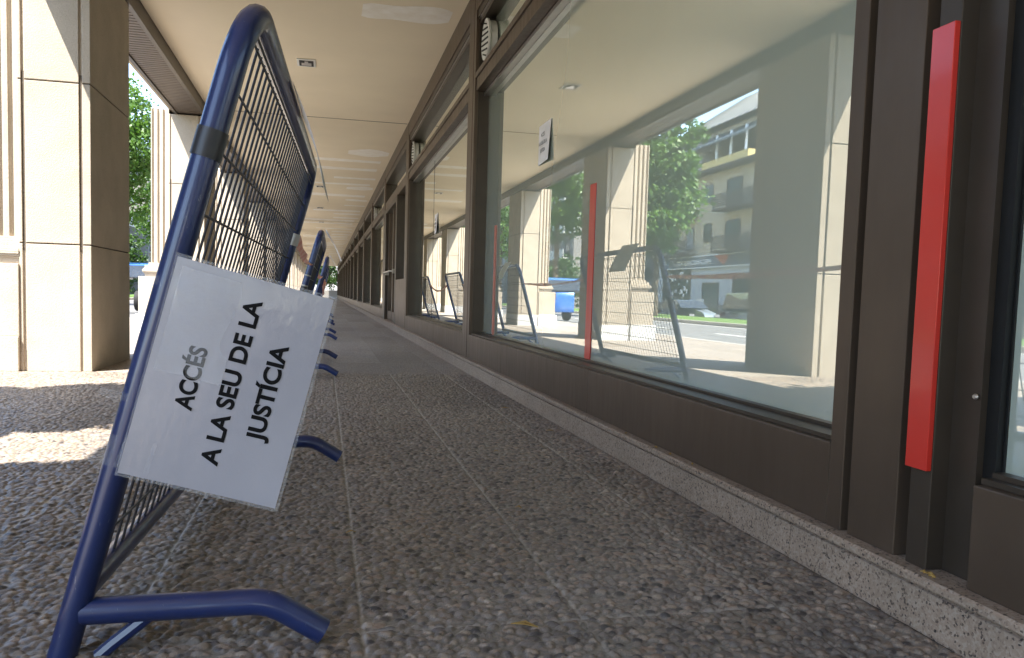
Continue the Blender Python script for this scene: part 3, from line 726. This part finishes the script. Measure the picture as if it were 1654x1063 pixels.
tape(P(1,LB,.88),P(2,0,.86),.04,'twisted red and white tape between the second and third barriers',1.6)
tape(P(2,LB,.9),P(3,0,.9),.3,'red and white tape sagging between the third and fourth barriers',1.2)
tape(P(3,LB,.9),P(4,0,.9),.15,'red and white tape between the fourth and farthest barriers',1.2)

# ------------------------------------------------------------------ trees
def crown_mesh(name,parent,mat,base,blobs,nleaf,size,seed):
    rs=np.random.RandomState(seed); wts=np.array([b[3]*b[4]*b[5] for b in blobs]); wts=wts/wts.sum()
    # clump centres, then leaves round each
    ncl=max(20,nleaf//26); idx=rs.choice(len(blobs),ncl,p=wts); bl=np.array(blobs)
    d=rs.normal(size=(ncl,3)); d/=np.linalg.norm(d,axis=1)[:,None]; rad=rs.uniform(.25,1,ncl)**.5
    cc=bl[idx,:3]+d*rad[:,None]*bl[idx,3:6]; cs=rs.uniform(.12,.30,ncl)*(bl[idx,3:6].mean(1)/1.2)
    k=rs.randint(0,ncl,nleaf); c=cc[k]+rs.normal(size=(nleaf,3))*cs[k][:,None]*np.array([1,1,.6])
    nrm=rs.normal(size=(nleaf,3))+np.array([0,0,.9]); nrm/=np.linalg.norm(nrm,axis=1)[:,None]
    a=np.cross(nrm,rs.normal(size=(nleaf,3))); a/=np.linalg.norm(a,axis=1)[:,None]; b=np.cross(nrm,a)
    s=size*rs.uniform(.6,1.3,nleaf)[:,None]
    droop=nrm*s*.18
    v=np.stack([c-a*s*.6,c-b*s*.42-droop*.3,c+a*s*.75-droop,c+b*s*.42-droop*.3],1).reshape(-1,3)-np.array(base)
    me=bpy.data.meshes.new(name); me.vertices.add(len(v)); me.vertices.foreach_set('co',v.ravel())
    me.loops.add(nleaf*4); me.loops.foreach_set('vertex_index',np.arange(nleaf*4)); me.polygons.add(nleaf)
    me.polygons.foreach_set('loop_start',np.arange(nleaf)*4); me.polygons.foreach_set('loop_total',np.full(nleaf,4)); me.update(); me.validate()
    me.materials.append(MAT[mat]); o=bpy.data.objects.new(name,me); col.objects.link(o); o.parent=parent; return o
def tree(x,y,z,h,r,zb,label,seed,mat='leaf',nleaf=9000,size=.10,group='trees added to shade the paving',name='shade_tree'):
    rr=random.Random(seed); b=(x,y,z); t=thing(name,b,label,'tree',group)
    m=LMB(b); top=z+h*.72
    m.tube([(x,y,z-.05),(x+.02,y,z+zb*.5),(x-.03,y+.03,z+zb),(x+.05,y,top)],[.11*h/6,.09*h/6,.075*h/6,.02],10)
    for k in range(7):
        a=k*2.4+rr.random(); z0=z+zb+(h*.5)*k/8; L=r*rr.uniform(.55,.85)
        m.tube([(x,y,z0),(x+math.cos(a)*L*.5,y+math.sin(a)*L*.5,z0+L*.35),(x+math.cos(a)*L,y+math.sin(a)*L,z0+L*.55)],[.04*h/6,.025*h/6,.008],6)
    m.build('trunk','bark',t,smooth=True)
    blobs=[]
    n=11
    for k in range(n):
        f=k/(n-1); zz=z+zb+.25*r+(h-zb-.4*r)*f; pr=r*(.55+.55*math.sin(math.pi*(.15+.75*f)))*.62; a=k*2.4+rr.random()*.8; off=r*.42*rr.random()+.18*r
        blobs.append((x+math.cos(a)*off,y+math.sin(a)*off,zz,pr*rr.uniform(.75,1.05),pr*rr.uniform(.75,1.05),pr*rr.uniform(.6,.85)))
    crown_mesh('crown',t,mat,b,blobs,nleaf,size,seed)
    return t
tree(-3.45,3.05,0,6.0,.8,.7,'slim leafy street tree behind the left pillar, out of the frame',1,nleaf=22000,size=.15)  # unseen tree, added and made dense to cast the dark stripe on the paving
LG='trees on the lawn strip'
tree(-11.8,33.9,0,8.8,2.0,2.4,'big bright green tree on the lawn strip, nearest the cream building in the large window',2,nleaf=16000,size=.17,group=LG,name='lawn_tree')
tree(-11.8,50,0,12,3.2,4.6,'second bright green tree on the lawn strip, seen past the lit left pillar',3,nleaf=15000,size=.18,group=LG,name='lawn_tree')
tree(-11.8,67,0,11,3.2,3.5,'third bright green tree on the lawn strip',4,nleaf=9000,size=.2,group=LG,name='lawn_tree')
tree(-11.8,84,0,11,3.2,3.5,'fourth bright green tree on the lawn strip',5,nleaf=7000,size=.24,group=LG,name='lawn_tree')
tree(-11.8,101,0,11,3.2,3.5,'farthest bright green tree on the lawn strip',6,nleaf=6000,size=.26,group=LG,name='lawn_tree')
tree(-.2,92,0,4.6,2.6,.8,'leafy bush closing the far end of the arcade',7,'leaf_dark',nleaf=5000,size=.2,group='greenery at the end of the arcade',name='bush')
tree(-4.5,96,0,5,2.6,.8,'wide green bush left of the arcade end',8,nleaf=4000,size=.25,group='greenery at the end of the arcade',name='bush')
tree(-15.5,60,-.7,4.6,2.0,.7,'low dark bush behind the lawn strip',8,'leaf_dark',4000,.16,'dark bushes by the service road','bush')
tree(-17.0,76,-.7,6.0,2.4,.9,'tall dark bush before the grey apartment block',11,'leaf_dark',5000,.2,'dark bushes by the service road','bush')
b=(-.2,88,0); t=thing('planter',b,'grey stone planter at the far end of the arcade','planter')
m=LMB(b); m.box(-1.6,1.4,87.6,88.6,0,.8); m.build('box','grey_wall',t,bevel=.03)

# ------------------------------------------------------------------ cars
def car(name,loc,rz,paint,label,kind='hatch',group='parked cars'):
    t=thing(name,loc,label,'van' if kind=='van' else 'car',group,rz)
    # local: length along y, front at +y
    if kind=='van': L,W,H=4.6,1.8,1.85; prof=[(-2.3,.35),(-2.3,.95),(-2.22,1.7),(-2.0,1.83),(.4,1.85),(1.15,1.15),(2.1,.95),(2.3,.7),(2.3,.32)]; gl=[(-2.18,1.1),(-2.1,1.66),(-1.95,1.72),(.38,1.74),(.98,1.14)]
    else: L,W,H=4.2,1.75,1.46; prof=[(-2.1,.35),(-2.12,.8),(-2.02,1.0),(-1.5,1.38),(-1.1,1.46),(.1,1.46),(1.0,.98),(1.9,.82),(2.1,.62),(2.1,.3)]; gl=[(-1.72,1.0),(-1.38,1.32),(-1.05,1.39),(.06,1.39),(.78,.98)]
    def ring(x,sc_):  # tumblehome
        return [(x*(1-(.13 if z>1.0 else .0)*min(1,(z-1.0)/.4) if z>1.0 else x),y*sc_,z) for y,z in prof]
    m=MB(); secs=[(-W/2,.985),(-W/2+.05,1.0),(0,1.01),(W/2-.05,1.0),(W/2,.985)]; n=len(prof); vs=[]
    for x,s_ in secs: vs+=ring(x,s_)
    fs=[(i*n+k,i*n+(k+1)%n,(i+1)*n+(k+1)%n,(i+1)*n+k) for i in range(len(secs)-1) for k in range(n)]+[tuple(range(n)),tuple(range((len(secs)-1)*n,len(secs)*n))]
    m.add(vs,fs); m.build('body',paint,t,smooth=True,bevel=.02)
    for sx in (-1,1):
        g=MB(); vs=[(sx*(W/2*(1-.13*max(0,min(1,(z-1.0)/.4)))+.006),y,z) for y,z in gl]; vs2=[(x-sx*.02,y,z) for x,y,z in vs]; k=len(gl)
        g.add(vs+vs2,[tuple(range(k)),tuple(range(2*k-1,k-1,-1))]+[(i,(i+1)%k,k+(i+1)%k,k+i) for i in range(k)]); g.build('side_window','dark_window',t)
    for yy,za,yb,zb in ((prof[5][0]+.08,prof[5][1]-.03,prof[6][0]-.06,prof[6][1]+.06) if kind!='van' else (.47,1.8,1.08,1.25),(prof[3][0]-.08,prof[3][1]-.03,prof[2][0]-.03,prof[2][1]+.02) if kind!='van' else (-2.22,1.62,-2.29,1.0)):
        w1=W/2*.8; w2=W/2*.9; d=.02 if yb>yy else -.02
        g=MB(); g.add([(-w1,yy+d,za+.015),(w1,yy+d,za+.015),(w2,yb+d,zb+.015),(-w2,yb+d,zb+.015),(-w1,yy,za-.01),(w1,yy,za-.01),(w2,yb,zb-.01),(-w2,yb,zb-.01)],[(0,1,2,3),(7,6,5,4),(0,4,5,1),(1,5,6,2),(2,6,7,3),(3,7,4,0)]); g.build('windscreen','dark_window',t)
    for sx in (-1,1):
        for yy in (-L*.31,L*.31):
            g=MB(); g.lathe([(.2,-.1),(.3,-.1),(.32,-.07),(.32,.07),(.3,.1),(.2,.1)],(sx*(W/2-.08),yy,.32),20,'x'); wo_=g.build('wheel','rubber',t,smooth=True)
            h=MB(); h.lathe([(.04,.0),(.2,.01),(.2,.02)],(sx*(W/2-.08)+sx*.095-.0,yy,.32),16,'x'); h.build('rim','steel',wo_)
        g=MB(); g.box(sx*W*.5-.3 if sx>0 else -W/2+.03,sx*W*.5-.03 if sx>0 else -W/2+.3,L/2-.04,L/2+.02,.62,.76); g.build('headlight','lamp_clear',t)
        g=MB(); g.box(sx*W*.5-.25 if sx>0 else -W/2+.0,sx*W*.5-.0 if sx>0 else -W/2+.25,-L/2-.05,-L/2+.05,.75,.95); g.build('tail_light','lamp_red',t)
    return t
car('parked_car',(-4.95,26.3,-.13),0,'car_blue','blue parked car by the kerb, seen past the lit left pillar')
car('parked_car',(-16.4,40.3,-.7),math.pi,'car_silver','silver parked car before the shop window across the street')
car('parked_van',(-16.4,32.5,-.7),math.pi,'car_white','white parked van to the side of the shop door across the street','van')

# ------------------------------------------------------------------ buildings across the street
def win(m_frame,xf,y0,y1,z0,z1): pass
bB=(-24,53,-.7); cb=thing('cream_building',bB,'cream house with wooden balconies and a garage shop on its ground floor','building')
m=LMB(bB); m.box(-34,-24,43,62,-.9,9.75); m.build('upper_wall','cream',cb)
m=LMB(bB); m.box(-34.4,-23.2,42.6,62.4,9.75,9.95); m.build('eave','wood',cb)
m=LMB(bB); m.add([(-34.4,42.6,9.95),(-23.2,42.6,9.95),(-23.2,62.4,9.95),(-34.4,62.4,9.95),(-29,45,11.2),(-29,60,11.2)],[(3,2,1,0),(0,1,4),(1,2,5,4),(2,3,5),(3,0,4,5)]); m.build('roof','slate',cb)
def window(parent,bB,xf,y0,y1,z0,z1,mat='dark_window',shut=False):
    m=LMB(bB); f=.07; m.box(xf,xf+.05,y0-f,y1+f,z0-f,z0); m.box(xf,xf+.05,y0-f,y1+f,z1,z1+f); m.box(xf,xf+.05,y0-f,y0,z0,z1); m.box(xf,xf+.05,y1,y1+f,z0,z1); m.box(xf,xf+.03,(y0+y1)/2-.03,(y0+y1)/2+.03,z0,z1)
    o=m.build('window','shutter',parent)
    m=LMB(bB); m.box(xf,xf+.02,y0,y1,z0,z1); m.build('pane',mat,o)
def balcony(parent,bB,xf,y0,y1,z,hr=1.0,dep=1.0):
    m=LMB(bB); m.box(xf+.001,xf+dep,y0,y1,z-.15,z); 
    for k in range(6): m.box(xf+dep-.05,xf+dep-.01,y0,y1,z+.1+k*.15,z+.2+k*.15)
    for yy in (y0,(y0+y1)/2-.04,y1-.08): m.box(xf+dep-.1,xf+dep-.05,yy,yy+.08,z,z+hr)
    m.build('balcony','wood',parent)
for z in (5.05,7.83): window(cb,bB,-24,52.95,54.0,z,z+1.15)
for z,zb in ((4.5,4.2),(7.3,7.0)):
    window(cb,bB,-24,48.9,50.8,z,z+1.7); window(cb,bB,-24,45.2,47.2,z,z+1.7); balcony(cb,bB,-24,44.8,51,zb)
    window(cb,bB,-24,55.7,56.8,z+.1,z+1.6,'lamp_clear' if z<5 else 'dark_window'); window(cb,bB,-24,58.5,60.3,z,z+1.7); balcony(cb,bB,-24,55.2,61.3,zb)
m=LMB(bB); m.box(-23.999,-23.9,43,62.2,-.9,4.05); m.build('shop_front','pale_blue',cb)
m=LMB(bB); m.box(-23.899,-23.88,43,62.2,-.9,.55); m.build('dado','grey_wall',cb)
m=LMB(bB); m.box(-23.899,-23.7,45,60.8,3.2,3.95); sg=m.build('shop_sign','sign_grey',cb)
m=LMB(bB); m.box(-23.899,-23.68,44.9,60.9,3.95,4.03); m.box(-23.899,-23.68,44.9,60.9,3.12,3.2); m.build('trim','letter',sg)
m=LMB(bB); m.box(-23.699,-23.69,59.2,60.75,3.21,3.94); m.build('emblem_panel','sign_blue',sg)
m=LMB(bB); m.extr([(49.6,3.94),(51.65,3.94),(50.3,3.21)],0,-23.699,-23.685); m.build('triangle','orange',sg)
m=LMB(bB); m.tube([(-23.68,59.95+.2*math.cos(a),3.57+.2*math.sin(a)) for a in [2*math.pi*k/16 for k in range(16)]],.035,6,closed=True); m.box(-23.69,-23.67,59.8,60.1,3.54,3.6); m.build('emblem','letter',sg)
me=text_mesh('MECANICARS XXI',.5,.012,'LEFT',.012); xs=[v.co.x for v in me.vertices]; k=5.6/(max(xs)-min(xs))
for v in me.vertices: v.co.x=(v.co.x-min(xs))*k
text_obj('lettering',me,'letter',sg,Vector((-23.68,52.15,3.38))-Vector(bB),(0,1,0),(0,0,1))
window(cb,bB,-23.88,55.7,60.5,.8,3.05); 
ds=LMB(bB); rr=random.Random(5)
for i in range(26): yy=56+4.2*rr.random(); zz=.9+1.8*rr.random(); ds.box(-23.859,-23.85,yy,yy+rr.uniform(.15,.5),zz,zz+rr.uniform(.1,.35))
ds.build('window_display','letter',cb)
window(cb,bB,-23.88,51.3,53.6,-.68,2.0); window(cb,bB,-23.88,45.5,49.2,.0,2.4)
pn=LMB(bB); pn.box(-22.9,-22.84,51.4,52.4,-.69,.9); o=pn.build('poster_stand','letter',None,loc=bB); tag(o,'pale advertising board standing before the garage shop door','board')
# slate-roofed house behind
bT=(-36,72,-.7); tw=thing('slate_house',bT,'house with a big slate roof and open loggia rising behind the cream building','building')
m=LMB(bT); m.box(-50,-38,66.6,86,-.9,19); m.build('wall','grey_wall',tw)
m=LMB(bT); m.box(-38,-35,66.6,75.5,-.9,13.6); m.build('lower_wall','cream',tw)
m=LMB(bT); m.box(-38,-34,75.5,82,-.9,17.2); m.build('stone_pier','rubble',tw)
m=LMB(bT); m.box(-38.0,-34,66.4,75.5,13.6,14.5); m.build('parapet','yellow',tw)
m=LMB(bT)
for yy in (67.2,70,72.8): m.box(-34.3,-34.1,yy-.08,yy+.08,14.5,16.8)
m.build('post','letter',tw)
m=LMB(bT); m.add([(-33.2,65.8,15.9),(-33.2,86,15.9),(-36,86,17.6),(-36,65.8,17.6),(-33.2,65.8,15.7),(-33.2,86,15.7),(-36,86,17.4),(-36,65.8,17.4)],[(0,1,2,3),(7,6,5,4),(0,4,5,1),(1,5,6,2),(2,6,7,3),(3,7,4,0)]); m.build('lean_to_roof','slate',tw)
m=LMB(bT); m.box(-36,-35.9,66.3,86,17.3,18.4); m.box(-36,-38,66.3,66.4,17,18.4); m.build('upper_band','grey_band',tw)
m=LMB(bT); m.add([(-34.6,65.2,18.0),(-34.6,87,18.0),(-52,87,18.0),(-52,65.2,18.0),(-42,71,23.2),(-42,82,23.2)],[(3,2,1,0),(0,1,5,4),(1,2,5),(2,3,4,5),(3,0,4)]); rf=m.build('roof','slate',tw)
m=LMB(bT)
for k in range(15):
    yy=66.5+k*1.3; u=1.0
    m.tube([(-34.6,yy,18.03),(-34.6-7.4*.96,yy+(76-yy)*.45,18.03+5.2*.96)],.035,5)
m.build('standing_seam','grey_band',rf)
# grey apartment block further along
def block(name,b,x0,x1,y0,y1,z1,label,mat='grey_wall',fl=2.9,face=True):
    t=thing(name,b,label,'building'); m=LMB(b); m.box(x0,x1,y0,y1,-.9,z1); m.build('wall',mat,t)
    m=LMB(b); m.box(x0-.4,x1+.4,y0-.4,y1+.4,z1,z1+.35); m.build('roof','slate',t)
    z=2.4
    while z<z1-2:
        m=LMB(b); m.box(x1,x1+1.1,y0+.5,y1-.5,z-.2,z); m.box(x1+1.0,x1+1.1,y0+.5,y1-.5,z,z+.9); m.build('balcony','grey_band',t)
        yy=y0+1.5
        while yy<y1-2.5:
            window(t,b,x1,yy,yy+1.5,z+.1,z+2.1); yy+=3.6
        # end wall windows
        xx=x0+2
        while xx<x1-2:
            m=LMB(b); m.box(xx,xx+1.2,y0-.04,y0,z+.7,z+2.0); m.build('window','dark_window',t); xx+=3.5
        z+=fl
    return t
block('apartment_block',(-24,80,-.7),-36,-24.5,87,112,19,'dark grey apartment block with pale balcony bands across the street')
block('apartment_block',(-24,130,-.7),-36,-23,116,150,16,'farther grey apartment block beyond the tall one','grey_wall')
block('apartment_block',(-24,20,-.7),-36,-25,2,40,11,'pale apartment block across the street, opposite the photographer','cream')
block('apartment_block',(-8,170,-.7),-14,6,150,175,12,'pale block closing the street far away','grey_band')
# hills
hv=[]; hf=[]; nx,ny=60,8
for j in range(ny+1):
    for i in range(nx+1):
        a=R(-75)+R(110)*i/nx; d=900+j*150; hh=(130+230*abs(math.sin(i*.23+.5))+40*math.sin(i*.71))*math.sin(math.pi*min(1,(j+.2)/ny)*.62)
        hv.append((math.sin(a)*d,math.cos(a)*d,-20+hh))
for j in range(ny):
    for i in range(nx):
        q=j*(nx+1)+i; hf.append((q,q+1,q+nx+2,q+nx+1))
tag(MB().add(hv,hf).build('hills','hill',smooth=True), kind='structure')
# fallen leaves on the floor
rr=random.Random(11)
for x,y,s_ in ((.40,1.52,.028),(.08,2.2,.014),(.6,2.4,.012),(1.1,3.8,.02),(1.05,4.6,.025),(.72,3.3,.012)):
    a=rr.random()*6; m=MB(); c,s2=math.cos(a)*s_,math.sin(a)*s_
    m.add([(-c,-s2,.003),(s2*.35,-c*.35,.009),(c,s2,.004),(-s2*.35,c*.35,.010),(-c,-s2,.001),(s2*.35,-c*.35,.007),(c,s2,.002),(-s2*.35,c*.35,.008)],[(0,1,2,3),(7,6,5,4),(0,4,5,1),(1,5,6,2),(2,6,7,3),(3,7,4,0)])
    o=m.build('fallen_leaf','dry_leaf',loc=(x,y,.002)); tag(o,'small dry leaf lying on the pebble paving','leaf','dry leaves on the paving')

# crumbs of dry debris caught on the plinth
rr=random.Random(21)
for x,y in ((1.212,1.385),(1.217,1.372),(1.21,1.36),(1.209,2.75),(1.208,2.62),(1.21,2.45),(1.207,3.05)):
    m=MB(); L=rr.uniform(.008,.016); a=rr.random()*3; c,d=math.cos(a)*L,math.sin(a)*L
    m.tube([(-c*.4,-d,.002),(0,0,.005),(c*.4,d,.002)],[.0012,.003,.0012],5); m.tube([(-d*.3,c*.5,.002),(d*.3,-c*.4,.006)],[.002,.001],5)
    o=m.build('dry_crumb','dry_leaf',loc=(x-.004,y,.119)); tag(o,'tiny dry twig caught on the granite plinth','crumb','dry crumbs on the plinth')
